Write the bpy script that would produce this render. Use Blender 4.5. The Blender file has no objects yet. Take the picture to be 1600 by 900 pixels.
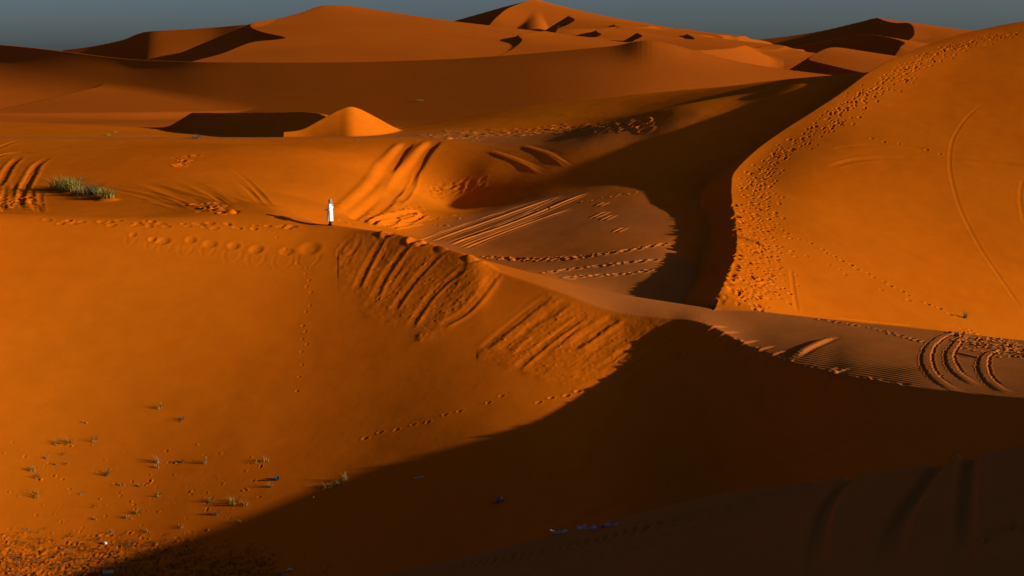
# Desert dunes at low sun, with one robed walker on a crest.
import bpy, bmesh, math, random
import numpy as np
R = math.radians
random.seed(7); rng = np.random.default_rng(7)
scene = bpy.context.scene

# ------------------------------------------------------------------ camera, sky, sun, exposure
F = 2200.0          # focal length in photograph pixels (1600 wide)
H0 = 90.0           # photograph row of the camera's eye level
CZ = 30.0           # height of the camera above the world's zero
cam = bpy.data.cameras.new('camera'); cam_o = bpy.data.objects.new('camera', cam)
scene.collection.objects.link(cam_o); scene.camera = cam_o
cam_o.location = (0, 0, CZ); cam_o.rotation_euler = (R(90), 0, 0)
cam.sensor_fit = 'HORIZONTAL'; cam.sensor_width = 36.0
cam.lens = 36.0 * F / 1600.0
cam.shift_y = -(450.0 - H0) / 1600.0
cam.clip_start = 0.5; cam.clip_end = 20000.0

SUN_AZ = 17.0       # degrees the sun stands behind the camera's right-hand side
SUN_EL = 14.2
az = R(SUN_AZ)
sv = (math.cos(R(SUN_EL))*math.cos(az), -math.cos(R(SUN_EL))*math.sin(az), math.sin(R(SUN_EL)))
world = bpy.data.worlds.new('World'); scene.world = world; world.use_nodes = True
wt = world.node_tree; wt.nodes.clear()
sky = wt.nodes.new('ShaderNodeTexSky'); sky.sky_type = 'NISHITA'; sky.sun_disc = False
sky.sun_elevation = R(SUN_EL)
sky.sun_rotation = math.atan2(sv[0], sv[1])
sky.altitude = 700; sky.air_density = 0.6; sky.dust_density = 2.9; sky.ozone_density = 1.8
bg = wt.nodes.new('ShaderNodeBackground'); bg.inputs['Strength'].default_value = 0.05
wo = wt.nodes.new('ShaderNodeOutputWorld')
wt.links.new(sky.outputs[0], bg.inputs['Color']); wt.links.new(bg.outputs[0], wo.inputs['Surface'])
sun = bpy.data.lights.new('sun', 'SUN'); sun_o = bpy.data.objects.new('sun', sun)
scene.collection.objects.link(sun_o)
sun.energy = 5.0; sun.angle = R(0.55); sun.color = (1.0, 0.86, 0.68)
sun_o.location = (60, -40, 80)
from mathutils import Vector
sun_o.rotation_euler = Vector(sv).to_track_quat('Z', 'Y').to_euler()
vs = scene.view_settings
vs.view_transform = 'Standard'; vs.look = 'None'; vs.gamma = 1.0; vs.use_curve_mapping = False
vs.exposure = 0.05
scene.cycles.max_bounces = 4; scene.cycles.diffuse_bounces = 1

# ------------------------------------------------------------------ the terrain as one height field
# heights are relative to the camera's eye; u = x / y
STEP = 1.4 * 1.0
core = np.arange(-70, 1671, STEP)
left = [core[0]]; d = STEP
while left[-1] > 800 - 1.5*F: d *= 1.05; left.append(left[-1]-d)
right_ = [core[-1]]; d = STEP
while right_[-1] < 800 + 1.5*F: d *= 1.05; right_.append(right_[-1]+d)
PX = np.concatenate([np.array(left[1:])[::-1], core, np.array(right_[1:])])
U = (PX - 800.0) / F
ys = [3.0]
while ys[-1] < 3500:
    y = ys[-1]
    if y < 42: s = 0.011*y + .02
    elif y < 135: s = 0.13
    elif y < 200: s = 0.13 + (y-135)*0.006
    elif y < 480: s = 0.6
    elif y < 720: s = 1.0
    elif y < 1800: s = 0.0024*y
    else: s = .012*y
    ys.append(y + max(s, .02))
Y = np.array(ys)
NU, NY = len(U), len(Y)
GX = (Y[:, None] * U[None, :]); GY = np.repeat(Y[:, None], NU, 1)

def P(px, row, D): return ((px-800.0)/F*D, D, (H0-row)/F*D)
def PL(lst): return np.array([P(*t) for t in lst])

def tps(pts, lam=0.0):
    pts = np.asarray(pts, float); xy = pts[:, :2]; n = len(pts); sc = 50.0
    d2 = ((xy[:, None]-xy[None])**2).sum(-1)/sc**2
    K = 0.5*d2*np.log(d2+1e-12) + np.eye(n)*lam
    Pm = np.c_[np.ones(n), xy/sc]
    A = np.block([[K, Pm], [Pm.T, np.zeros((3, 3))]])
    w = np.linalg.solve(A, np.r_[pts[:, 2], np.zeros(3)])
    def ev(x, y):
        sh = x.shape; x = x.ravel(); y = y.ravel(); out = np.empty(x.size)
        for i in range(0, x.size, 60000):
            a = x[i:i+60000]; b = y[i:i+60000]
            d2 = ((a[:, None]-xy[:, 0])**2 + (b[:, None]-xy[:, 1])**2)/sc**2
            out[i:i+60000] = (0.5*d2*np.log(d2+1e-12))@w[:n] + w[n] + (w[n+1]*a+w[n+2]*b)/sc
        return out.reshape(sh)
    return ev

# the near crest: photograph column, row, depth
CREST = [(-500,318,88),(-200,329,91),(0,335,94),(250,341,95),(400,346,95.6),(517,351,96),(620,367,93),(680,384,90.8),(740,403,88.5),
         (780,425,87),(870,455,84.5),(960,487,82),(1040,497,80.7),(1100,505,79),(1180,545,72.8),(1280,580,64.8),(1340,591,61.3),(1450,607,57.3),(1600,622,53),(1900,650,44),(2300,690,36)]
RPX = np.array([517, 620, 740, 780, 870, 960, 1040, 1100, 1180, 1280, 1340, 1450, 1600, 1900])
RV = np.array([1., 1.033, 1.135, 1.172, 1.228, 1.281, 1.29, 1.285, 1.29, 1.26, 1.229, 1.127, 1.004, .842])
def warp(pts):
    """slides points along their sight lines: the ridge runs less steeply away in depth"""
    p = np.array(pts, float); px = p[:, 0]/p[:, 1]*F+800
    r = 1+(np.interp(px, RPX, RV)-1)*np.clip((140-p[:, 1])/60, 0, 1)
    return p*r[:, None]

def cr(pts, n):                       # Catmull-Rom through points, n samples
    p = np.asarray(pts, float); p = np.vstack([2*p[0]-p[1], p, 2*p[-1]-p[-2]])
    L = np.r_[0, np.cumsum(np.linalg.norm(np.diff(p[1:-1], axis=0), axis=1))]
    t = np.interp(np.linspace(0, L[-1], n), L, np.arange(len(L)))
    i = np.minimum(t.astype(int), len(L)-2); f = (t-i)[:, None]
    a, b, c, e = p[i], p[i+1], p[i+2], p[i+3]
    return 0.5*(2*b + (c-a)*f + (2*a-5*b+4*c-e)*f**2 + (3*b-a-3*c+e)*f**3)

def smin(a, b, k):
    h = np.clip(0.5+0.5*(b-a)/k, 0, 1); return b*(1-h)+a*h - k*h*(1-h)
def smax(a, b, k): return -smin(-a, -b, k)
def sstep(a, b, x):
    t = np.clip((x-a)/(b-a), 0, 1); return t*t*(3-2*t)

def vnoise(x, y, seed=0):             # smooth value noise, -1..1
    r = np.random.default_rng(seed).random((256, 256))*2-1
    xi = np.floor(x).astype(int); yi = np.floor(y).astype(int); fx = x-xi; fy = y-yi
    fx = fx*fx*(3-2*fx); fy = fy*fy*(3-2*fy); xi &= 255; yi &= 255; x1 = (xi+1) & 255; y1 = (yi+1) & 255
    return (r[xi, yi]*(1-fx)+r[x1, yi]*fx)*(1-fy) + (r[xi, y1]*(1-fx)+r[x1, y1]*fx)*fy

# ---- near ridge: front face S and the valley / windward ground V; the crease is min(V, S)
cD = cr(CREST, 400)
cROW = np.interp(PX, cD[:, 0], cD[:, 1]); cDEP = np.interp(PX, cD[:, 0], cD[:, 2])
def smooth(v, w, n=3):
    for _ in range(n): v = np.convolve(np.pad(v, w, 'edge'), np.ones(2*w+1)/(2*w+1), 'valid')
    return v
def smooth_px(v, width):              # smooth along the crest, in photograph columns
    q = np.arange(-500, 2301, 4.0)
    return np.interp(PX, q, smooth(np.interp(q, PX, v), max(1, int(width/4))))
cDEP = smooth_px(cDEP, 40); cZ = (H0-cROW)/F*cDEP
lDEP = smooth_px(cDEP, 90); lZ = smooth_px(cZ, 90)
sG = cr([(-500,.55),(170,.55),(400,.5),(600,.47),(787,.45),(890,.45),(1000,.48),(1100,.42),(1300,.2),(1600,.2),(2300,.2)], 300)
sA = cr([(-500,17),(0,16.5),(170,16),(400,12.5),(600,10),(787,5.2),(890,3.4),(1000,4.2),(1100,5),(1300,5.5),(1600,6),(2300,6)], 300)
sG = smooth_px(np.interp(PX, sG[:, 0], sG[:, 1]), 80)[None, :]; sA = smooth_px(np.interp(PX, sA[:, 0], sA[:, 1]), 80)[None, :]
V_c = [P(c[0], c[1]-.5, c[2]+.1) for c in CREST]
V_pts = list(PL([  # the lit slope behind on the left, the hollow, the valley and its mound
  (-300,326,104),(0,329,99.5),(0,270,122),(0,222,150),(0,216,160),(250,334,99.5),(250,280,118),(250,224,148),(250,216,158),(430,280,124),(430,226,152),(430,216,161),
  (500,345,106),(560,348,117),(560,300,124),(530,322,113),(600,290,131),(600,258,143),(600,226,157),(620,214,168)]))
V_far = list(PL([(640,342,126),(662,329,133),
  (740,290,146),(760,262,148),(740,226,158),(740,212,168),(880,203,166),
  (640,205,192),(800,171,208),(1000,147,198),(1000,168,180),(1180,131,180),(1200,141,163),(1320,116,178),(1400,110,175)]))
def lobe(px, row, gx=.12, gy=.06, x0=7.0, y0=91., z0=-15.3):   # a nearly flat tongue of valley floor
    k = (px-800)/F; s_ = (row-H0)/F
    D = -(z0-gy*y0-gx*x0)/(s_+gy+gx*k); return (k*D, D, -s_*D)
V_far += [lobe(*p) for p in [(660,372),(690,376),(740,385),(800,405),(900,420),(960,450),(900,380),(760,362),(690,356),(720,342),(790,322),(900,298),(860,330),(1000,350),(960,400)]]
V_far += [(-12.5,101,-13.0),(-8,102,-14.3),(-5,101,-15.0),(11,86,-15.2),(14,94,-14.8),(17,110,-13.5),(19,124,-12.0),(20,135,-10.5),(10,240,-11),(45,230,-9),(90,200,-8)]
V_pts += [(-40,190,-11.4),(-80,195,-11.2),(-70,240,-11.6),(-55,215,-11.6),(-40,240,-14),(0,260,-13.5),(60,290,-12),(-90,110,-11.2),(-90,140,-9.0)]
V_pts = list(V_pts) + V_far + [(30,45,-13.2),(50,40,-15),(80,40,-17),(60,20,-15),(120,60,-20),(40,60,-19),(20,93,-20),(25,90,-23),(32,86,-24),(40,84,-25),(60,90,-25),(60,70,-24),(26,100,-23),(45,110,-23)]
for x, y, z in V_c: V_pts.append((x-6, y-9, z+1.2))    # in front of the crest (never seen): keeps V above S there
V_s = list(PL([(700,320,144.5),(760,303,144),(830,280,143.5),(900,255,144),(1000,215,146),(1090,190,145.5),(1170,152,150.5),(1250,135,147.5),
  (900,297,135.5),(940,293,133.5),(990,300,128),(1030,325,120),(1047,360,111.5),(1040,395,103),(1015,425,97),(970,460,91),(1090,178,146.8),(1040,186,148),(1000,194,149.3),(960,205,149.3),(850,225,152.5),(900,235,146.8),(930,222,147.6),(428,332,97.4),(478,347,96.8),(395,329,98.2),(340,331,98),(440,322,101)]))   # ground the long shadow's edge falls on
V = tps(V_c + V_s + V_pts, np.r_[np.full(len(V_c), 1e-5), np.full(len(V_s), 3e-4), np.full(len(V_pts), 4e-3)])

m = Y < 330; nm = int(m.sum())
gx, gy = GX[:nm], GY[:nm]
BASE = -14.0 + 1.2*vnoise(GX/90, GY/90, 3) + .6*vnoise(GX/37, GY/37, 4)
Zv = V(gx, gy)
t = np.clip((gy-245)/60, 0, 1); Zv = Zv*(1-t) + BASE[:nm]*t
def sface(dep, z0, d):
    dp = np.clip(d, 0, None)
    return z0[None, :] - sA*(1-np.exp(-dp*sG/sA)) - .04*dp
dd = cDEP[None, :]-gy; dl = lDEP[None, :]-gy
w = np.exp(-(np.clip(dd, 0, None)/4.0)**2)
Zs = sface(cDEP, cZ, dd)*w + sface(lDEP, lZ, dl)*(1-w)
# the windward cap behind the brink, to the right of the walker
rise = np.interp(PX, [735,780,870,960,1040,1120,1200,1300,1450,1600,1900], [.02,.12,.12,.18,.05,.0,-.05,-.55,-1.3,-1.8,-1.8])
cT = cr([(735,401.5,0),(780,411,0),(870,436,0),(960,457,0),(1040,470,0),(1120,481,0),(1200,487,0),(1300,497,0),(1450,512,0),(1600,530,0),(1900,560,0)], 200)
tZ = smooth_px(cZ+rise, 110); tD = tZ*F/np.minimum(H0-np.interp(PX, cT[:, 0], cT[:, 1]), -1)
cW = np.maximum(tD-cDEP, .05)
sl_ = (tZ-cZ)/cW
Zcap = cZ[None, :] + sl_[None, :]*(-dd)
Zfall = tZ[None, :] + .06 - .36*(gy-tD[None, :])
Zcap = smin(Zcap, Zfall, .35)
Zv = np.where((PX[None, :] > 738), smax(Zv, Zcap, .01+.3*sstep(.5, 4, -dd)), Zv)
Zs = np.where((dd < 0) & (PX[None, :] > 738), 60, Zs + np.clip(-dd, 0, None)*np.maximum(sG, .3))
Zv = np.where((dd > 0) & (PX[None, :] > 738), 60, Zv)
Zs = np.where(-dd > 4, 60, Zs)
kk = 0.05 + 0.75*sstep(640, 420, PX)[None, :]
Z = BASE.copy(); ID = np.zeros(Z.shape, np.int16)
Zn = smin(Zv, Zs, kk)
ID[:nm] = np.where((Zs < Zv), 1, 0)
front = gy < 30
for _ in range(2):                    # the brink is a little rounded
    q = Zn.copy(); q[1:-1] = (Zn[:-2]+Zn[1:-1]*2+Zn[2:])/4; q[:, 1:-1] = (q[:, :-2]+q[:, 1:-1]*2+q[:, 2:])/4
    w = np.exp(-(dd/.35)**2)*(PX[None, :] > 700); Zn = Zn*(1-w)+q*w
Z[:nm] = np.where(front, np.minimum(Zs, Zn), Zn)

# ---- right dune
rc = [(1117,481,64.6),(1128,450,66),(1142,420,70),(1151,385,76.3),(1149,345,86),(1143,310,96),(1143,290,101),(1150,265,109),(1200,220,121),(1300,155,135),(1380,100,147),(1480,60,160),(1600,33,172),(1800,8,190),(2100,-15,215),(2500,-20,250)]
rcp = warp(PL(rc)); rp = cr(rcp, 160)
def side_dist(poly, x, y):            # signed distance to a polyline and the crest height there (left of travel = +)
    sh = x.shape; x = x.ravel(); y = y.ravel()
    D = np.empty(x.size); Zc = np.empty(x.size); Sg = np.empty(x.size)
    tz = np.gradient(poly[:, 2]); tx = np.gradient(poly[:, 0]); ty = np.gradient(poly[:, 1])
    for i in range(0, x.size, 50000):
        dx = x[i:i+50000, None]-poly[:, 0]; dy = y[i:i+50000, None]-poly[:, 1]
        d2 = dx*dx+dy*dy; j = d2.argmin(1); q = np.arange(len(j))
        tl = np.hypot(tx, ty)[j]; a = (tx[j]*dx[q, j]+ty[j]*dy[q, j])/tl; c = (tx[j]*dy[q, j]-ty[j]*dx[q, j])/tl
        mid = (j > 0) & (j < len(poly)-1); al = np.clip(a, -tl, tl)
        D[i:i+50000] = np.where(mid, np.hypot(c, np.abs(a)-np.abs(al)), np.sqrt(d2[q, j])); Zc[i:i+50000] = poly[j, 2] + np.where(mid, al/tl*tz[j], 0)
        Sg[i:i+50000] = np.sign(c)
    return (D*Sg).reshape(sh), Zc.reshape(sh)
sel = (Y > 55) & (Y < 270); i0, i1 = np.where(sel)[0][[0, -1]]; j0 = int(np.searchsorted(PX, 850))
sl = (slice(i0, i1+1), slice(j0, NU))
x, y = GX[sl], GY[sl]
sd, zc = side_dist(rp, x, y)
e0 = (.84, -.54); q = .54*x+.84*y; p = e0[0]*x+e0[1]*y
qc = .54*rp[:, 0]+.84*rp[:, 1]; pcr = e0[0]*rp[:, 0]+e0[1]*rp[:, 1]
qq = np.linspace(qc[0]-20, qc[-1], 400); pz = np.interp(qq, qc, pcr); zz = np.interp(qq, qc, rp[:, 2]); zz = np.where(qq < qc[0], zz[0]-(qc[0]-qq)*.1, zz)
ps, zs_ = smooth(pz, 16), smooth(zz, 16)
d1 = np.clip(p-np.interp(q, qq, pz), 0, None); d2 = np.clip(p-np.interp(q, qq, ps), 0, None)
w = np.exp(-(d1/5)**2)
top = np.interp(q, [80, 112, 150, 180], [.30, .24, .03, -.12])
mxs = np.interp(q, [110, 170], [.27, .07])
def drop(d): return top*d + (mxs-top)*(d - 14*(1-np.exp(-d/14)))
zr = (np.interp(q, qq, zz)-drop(d1))*w + (np.interp(q, qq, zs_)-drop(d2))*(1-w)
zr = np.where((d1 <= 0) & (sd <= 0), zc, zr)
zr = np.maximum(zr, zc-45)
zslip = np.where(sd > 0, zc - 0.62*sd, 99.0)
zr = np.minimum(zr, zslip)
zr = np.where(y < 76, zr - (76-y)*1.0, zr)
up = zr > Z[sl]
ID[sl] = np.where(up, 2, ID[sl]); Z[sl] = np.maximum(Z[sl], zr)

# ---- foreground dune, the one the camera stands on
Fc = PL([(-900,1500,34),(-200,1080,34),(300,940,33),(600,893,30),(870,830,25),(1100,772,21),(1340,738,18),(1600,690,16),(2100,600,14),(3000,470,12)])
F_pts = list(Fc) + list(PL([(1600,760,13),(1300,800,15),(1600,900,10),(1300,900,11.7),(1000,900,16),(1000,830,20),(800,900,21.5),(1900,900,9),(1300,1100,8.5),(1600,1100,7.3),(900,1100,11),(500,1100,16),(2500,700,9)]))
F_pts += [(0,4,-2.1),(2,4,-1.9),(-2,4,-2.4),(-8,8,-6),(10,5,-1.0),(-20,15,-11)]
Ff = tps(F_pts, 1e-4)
sel = Y < 60; i1 = int(sel.sum()); x, y = GX[:i1], GY[:i1]
fp = cr(Fc, 200); yc = np.interp(x, fp[:, 0], fp[:, 1]); zc = np.interp(x, fp[:, 0], fp[:, 2])
back = zc - 0.52*(y-yc)*0.9
zf = np.where(y < yc+8, Ff(x, np.minimum(y, yc+8)), 99)
zf = smin(zf, back+.05, .25)
up = zf > Z[:i1]; up |= (y < 15)
ID[:i1] = np.where(up, 3, ID[:i1]); Z[:i1] = np.where(up, zf, Z[:i1])
# ------------------------------------------------------------------ dunes farther off
def put(zd, sl, idn, k=0.0):
    old = Z[sl]
    up = zd > old
    ID[sl] = np.where(up, idn, ID[sl])
    Z[sl] = smax(old, zd, k) if k > 0 else np.maximum(old, zd)

def wall_dune(idn, crest_px, g, A, back=.35, gpx=None, k=1.0, wig=0.0):
    """a long dune seen face on: crest single valued in u; front profile with a concave foot"""
    a = np.array(crest_px, float)
    c = cr(a[:, :3], 300)
    row = np.interp(PX, c[:, 0], c[:, 1]); dep = np.interp(PX, c[:, 0], c[:, 2])
    dep = dep[None, :]; zc = (H0-row)[None, :]/F*dep
    lo = dep.min()-A.max()*14 if hasattr(A, 'max') else dep.min()-A*14
    y0, y1 = max(lo, 150), dep.max()*1.25+60
    i0, i1 = np.searchsorted(Y, [y0, y1]); j0, j1 = np.searchsorted(PX, [c[0, 0], c[-1, 0]])
    sl = (slice(i0, i1), slice(j0, j1))
    y = GY[sl]; de = dep[:, j0:j1]; z0 = zc[:, j0:j1]
    gg = g if gpx is None else smooth_px(np.interp(PX, gpx[0], gpx[1]), 90)[None, j0:j1]
    d = de-y
    dd = np.clip(d, 0, None)
    zs = smooth_px(((H0-row)/F*dep[0]), 110)[None, j0:j1]; wz = np.exp(-(dd/14)**2) if idn == 4 else 1.0
    zf = z0*wz + zs*(1-wz) - A*(1-np.exp(-dd*gg/A)) - 0.02*dd
    zb = z0 + np.minimum(d, 0)*back
    ew = 12 if idn == 6 else 60
    edge = sstep(0, ew, PX[j0:j1]-c[0, 0])*sstep(0, ew, c[-1, 0]-PX[j0:j1])
    kk_ = .2 if idn in (4, 6) else .9
    zf = np.where(d > 0, zf, z0-gg*d); zb = z0+d*back
    zb = np.where(d < -120, z0-120*back, zb)
    put(smin(zf, zb, kk_) - (1-edge[None, :])*30, sl, idn, k)

def arm_dune(idn, crest_px, lit=.25, A=20., slip=.62, k=.6, reach=90, leftlit=False, n=90, soft=0.0):
    """a dune with a crest running away in depth: gentle lit side to the right, slip face to the left"""
    poly = cr(PL(crest_px), n)
    y0, y1 = poly[:, 1].min()-reach, poly[:, 1].max()+reach
    i0, i1 = np.searchsorted(Y, [max(y0, 60), y1])
    ulo = (poly[:, 0]/poly[:, 1]).min()-reach/poly[:, 1].min(); uhi = (poly[:, 0]/poly[:, 1]).max()+reach/poly[:, 1].min()
    j0, j1 = np.searchsorted(U, [ulo, uhi])
    sl = (slice(i0, i1), slice(j0, j1)); x, y = GX[sl], GY[sl]
    sd, zc = side_dist(poly, x, y)
    d = np.abs(sd)
    sh = x.shape; xf = x.ravel(); yf = y.ravel(); zl = np.empty(xf.size)
    for i in range(0, xf.size, 40000):
        dd = np.hypot(xf[i:i+40000, None]-poly[:, 0], yf[i:i+40000, None]-poly[:, 1])
        zl[i:i+40000] = (poly[:, 2] - A*(1-np.exp(-dd*lit/A)) - .03*dd).max(1)
    zl = zl.reshape(sh)
    zd = np.where(sd > 0, zc-slip*d, zl)
    zd = np.where(d > reach*.8, zd-(d-reach*.8)*.4, zd)
    put(zd, sl, idn, k)

# the long middle dune with its crest across the picture
wall_dune(4, [(-900,40,700),(-300,55,600),(-60,65,530),(0,69,512),(80,77,487),(190,91,455),(300,96,426),(400,97,408),(520,97,390),(620,95,377),(720,91,365),(820,84,355),(900,77,349),(960,71,345),
    (1005,63,342),(1040,67,340),(1090,80,337),(1150,95,333),(1220,107,329),(1300,117,325),(1400,128,320),(1600,150,315)],
    .2, 15.0, gpx=([0,150,300,420,600,900,1050,1200],[.46,.41,.33,.24,.2,.19,.2,.2]), k=1.5)
# small barchan with the dark slip at the left, the little lit mound, and the brown rise behind the shelf
arm_dune(5, [(520,204,196),(500,177,203),(430,175,218),(350,176,238),(300,176,255)], lit=.2, A=8, reach=60, k=.4)
wall_dune(6, [(430,207,171),(470,202,174),(500,187,178),(528,172,182),(547,166,184),(562,169.5,186),(590,184,190),(625,202,195),(655,208,199)], .27, 7, k=.2)
# far dunes
wall_dune(7, [(40,92,1050),(90,80,1035),(140,73,1020),(190,62,1005),(215,52,990),(240,47,975),(330,43,960),(395,36,945),(460,30,960),(560,40,990)], .38, 34, k=1)
arm_dune(8, [(300,126,545),(383,98,645),(430,81,670),(443,70,684),(412,57,711),(393,46,738),(395,36,759),(430,29,789),(470,21,822),(495,10,848),(520,7,862),(560,11,900),(620,29,960),(680,42,1020),(760,60,1095),(830,80,1155)], lit=.14, A=34, reach=260, k=1, n=150, slip=.42)
wall_dune(9, [(600,62,1400),(640,52,1372),(680,41,1344),(740,24,1330),(800,8,1316),(838,0,1316),(870,12,1330),(900,24,1344),(960,37,1372),(1000,41,1386),(1050,43,1400),(1100,58,1428),(1135,67,1456),(1200,80,1484)], .2, 45, k=1)
arm_dune(9, [(756,52,1120),(764,40,1155),(776,26,1190),(796,12,1246),(838,0,1316),(880,18,1344),(930,34,1372)], lit=.24, A=52, reach=210, k=1)
for q in [[(1003,52,1020),(1012,45,1050),(1004,41.5,1080),(1030,42,1120)],[(955,52,940),(968,44,965),(960,38,990),(990,40,1030)],[(888,40,1010),(897,30,1040),(889,24,1070),(915,28,1110)],[(1070,72,860),(1084,60,890),(1074,53,920),(1100,58,960)],[(1130,92,800),(1144,80,820),(1136,72,850),(1160,74,880)],[(990,62,760),(1003,55,780),(996,50,800),(1020,54,830)],[(868,52,972),(878,44,992),(872,40,1013),(900,36,1066)], [(920,66,864),(937,56,891),(932,46,918),(960,42,972)], [(1030,66,1080),(1041,54,1107),(1036,48,1134),(1060,44,1188)],
          [(1100,86,837),(1112,68,878),(1096,60,918),(1125,62,972)], [(1168,102,756),(1182,90,783),(1172,78,810),(1195,72,864)], [(914,78,729),(926,74,756),(922,62,783)], [(800,78,648),(815,62,688),(812,52,716),(850,48,770)]]:
    arm_dune(10, q, lit=.13, A=14, reach=70, k=2.0, n=40)
wall_dune(11, [(1100,76,1690),(1140,67,1664),(1200,60,1638),(1270,50,1612),(1340,35,1586),(1370,28,1560),(1395,34,1560),(1421,36,1560),(1440,46,1573),(1470,58,1586),(1560,78,1612),(1700,90,1638)], .2, 45, k=1)
arm_dune(11, [(1418,64,1235),(1428,52,1287),(1421,36,1378),(1396,35,1456),(1370,28,1560)], lit=.14, A=30, reach=150, k=1)
arm_dune(12, [(1406,74,840),(1412,66,864),(1380,57,912),(1345,54,960),(1300,62,1008),(1220,78,1056)], lit=.16, A=20, reach=110, k=1)
arm_dune(13, [(1300,117,390),(1276,106,398),(1262,94,405),(1275,83,415),(1300,74,428),(1335,78,442),(1380,90,460),(1420,110,470)], lit=.14, A=14, reach=60, k=.5)
# undulating far field
Z[:] = np.where(GY > 420, Z + 0.5*vnoise(GX/40, GY/60, 9)*sstep(420, 600, GY), Z)
# ------------------------------------------------------------------ marks in the sand: prints, wheel tracks, slides, ripples
Z0 = Z.copy()
def hit(px, row):                     # where a sight line first meets the ground
    c = int(np.clip(np.searchsorted(PX, px), 1, NU-1))
    if px-PX[c-1] < PX[c]-px: c -= 1
    pr = H0 - F*Z0[:, c]/Y
    j = int(np.argmax(pr[5:] <= row))+5
    a, b = pr[j-1], pr[j]
    f = 0 if a == b else float(np.clip((a-row)/(a-b), 0, 1))
    y = Y[j-1]+(Y[j]-Y[j-1])*f
    return np.array([(px-800)/F*y, y, Z0[j-1, c]+(Z0[j, c]-Z0[j-1, c])*f])
def hits(lst, step=6.0):
    p = np.array(lst, float)
    if len(p) > 2: p = cr(p, 60)
    L = np.r_[0, np.cumsum(np.hypot(*np.diff(p, axis=0).T))]
    t = np.linspace(0, L[-1], max(2, int(L[-1]/step)+1))
    q = np.stack([np.interp(t, L, p[:, 0]), np.interp(t, L, p[:, 1])], -1)
    return np.array([hit(*a) for a in q])
def win(x, y, r):
    i0, i1 = np.searchsorted(Y, [y-r, y+r]); j0, j1 = np.searchsorted(U, [(x-r)/y, (x+r)/y])
    return slice(max(i0, 0), max(i1, i0+1)), slice(max(j0, 0), max(j1, j0+1))
def dent(x, y, r, depth, rim=.35, asp=1.0, ang=0.0):
    s = win(x, y, r*3*max(asp, 1)); dx, dy = GX[s]-x, GY[s]-y
    c, n = math.cos(ang), math.sin(ang)
    a, b = (dx*c+dy*n)/asp, -dx*n+dy*c
    q = (a*a+b*b)/r**2
    Z[s] += depth*(-np.exp(-q*q) + rim*np.exp(-((np.sqrt(q)-1.5)/.4)**2))
def resample(p, step):
    L = np.r_[0, np.cumsum(np.hypot(*np.diff(p[:, :2], axis=0).T))]
    t = np.linspace(0, L[-1], max(2, int(L[-1]/step)+1))
    return np.stack([np.interp(t, L, p[:, k]) for k in range(p.shape[1])], -1)
def dist_field(p, r):
    """distance, side and position along a ground polyline, inside a box round it"""
    i0, i1 = np.searchsorted(Y, [p[:, 1].min()-r, p[:, 1].max()+r])
    u = p[:, 0]/p[:, 1]; pad = r/p[:, 1].min()
    j0, j1 = np.searchsorted(U, [u.min()-pad, u.max()+pad])
    D = np.full((i1-i0, j1-j0), 1e3); T = np.zeros_like(D); S_ = np.zeros_like(D)
    tx, ty = np.gradient(p[:, 0]), np.gradient(p[:, 1])
    for k, (x, y) in enumerate(p[:, :2]):
        a, b = win(x, y, r)
        a = slice(max(a.start, i0), min(a.stop, i1)); b = slice(max(b.start, j0), min(b.stop, j1))
        if a.stop <= a.start or b.stop <= b.start: continue
        dx, dy = GX[a, b]-x, GY[a, b]-y; d = np.hypot(dx, dy)
        la, lb = slice(a.start-i0, a.stop-i0), slice(b.start-j0, b.stop-j0)
        up = d < D[la, lb]
        tl = math.hypot(tx[k], ty[k])+1e-9
        c = (tx[k]*dy-ty[k]*dx)/tl; al = np.clip((tx[k]*dx+ty[k]*dy)/tl, -tl, tl)
        dd = np.sqrt(np.maximum(d*d-al*al, 0))
        D[la, lb] = np.where(up, d, D[la, lb]); S_[la, lb] = np.where(up, np.sign(c)*dd, S_[la, lb]); T[la, lb] = np.where(up, (k+.0)/(len(p)-1), T[la, lb])
    S_ = np.where(D < r, S_, 1e3)
    return slice(i0, i1), slice(j0, j1), S_, T
GR = .7
def groove(pts, w, depth, rim=.5, taper=.12, side=0.0, jit=.0, step=None, seed=0):
    depth *= GR
    p = pts if isinstance(pts, np.ndarray) else hits(pts)
    p = resample(p, step or max(.1, w*.5))
    if jit:
        k = np.random.default_rng(seed).normal(0, jit, (len(p), 2)); k = (k+np.roll(k, 1, 0)+np.roll(k, -1, 0))/2; p[:, :2] += k
    a, b, s, t = dist_field(p, w*3.2)
    e = sstep(0, taper, t)*sstep(0, taper, 1-t)
    prof = -np.exp(-(s/w)**4) + rim*(1+side)*np.exp(-((s-1.7*w)/(.6*w))**2) + rim*(1-side)*np.exp(-((s+1.7*w)/(.6*w))**2)
    Z[a, b] += depth*prof*e
def step_trail(pts, stride=.62, r=.15, depth=.09, gap=.13, skip=.1, rim=.4, jit=.05):
    p = resample(hits(pts), stride); d = np.gradient(p[:, :2], axis=0); d /= np.linalg.norm(d, axis=1)[:, None]+1e-9
    for k in range(len(p)):
        if rng.random() < skip: continue
        s = gap*(1 if k % 2 else -1)
        dent(p[k, 0]-d[k, 1]*s+rng.normal(0, jit), p[k, 1]+d[k, 0]*s+rng.normal(0, jit), r*rng.uniform(.85, 1.2), depth*rng.uniform(.7, 1.2), rim, 1.35, math.atan2(d[k, 1], d[k, 0]))
def fbm(x, y, sc, seed, o=4, g=.55):
    v = 0; a = 1.0
    for k in range(o): v = v + a*vnoise(x/sc*2**k, y/sc*2**k+17*k, seed+k); a *= g
    return v
def region(poly, blur=0.0):           # ground cells seen inside a pictured outline, found on the ground and kept as ground cells
    q = np.array([hit(*p)[:2] for p in poly]); return inside(q)
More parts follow.
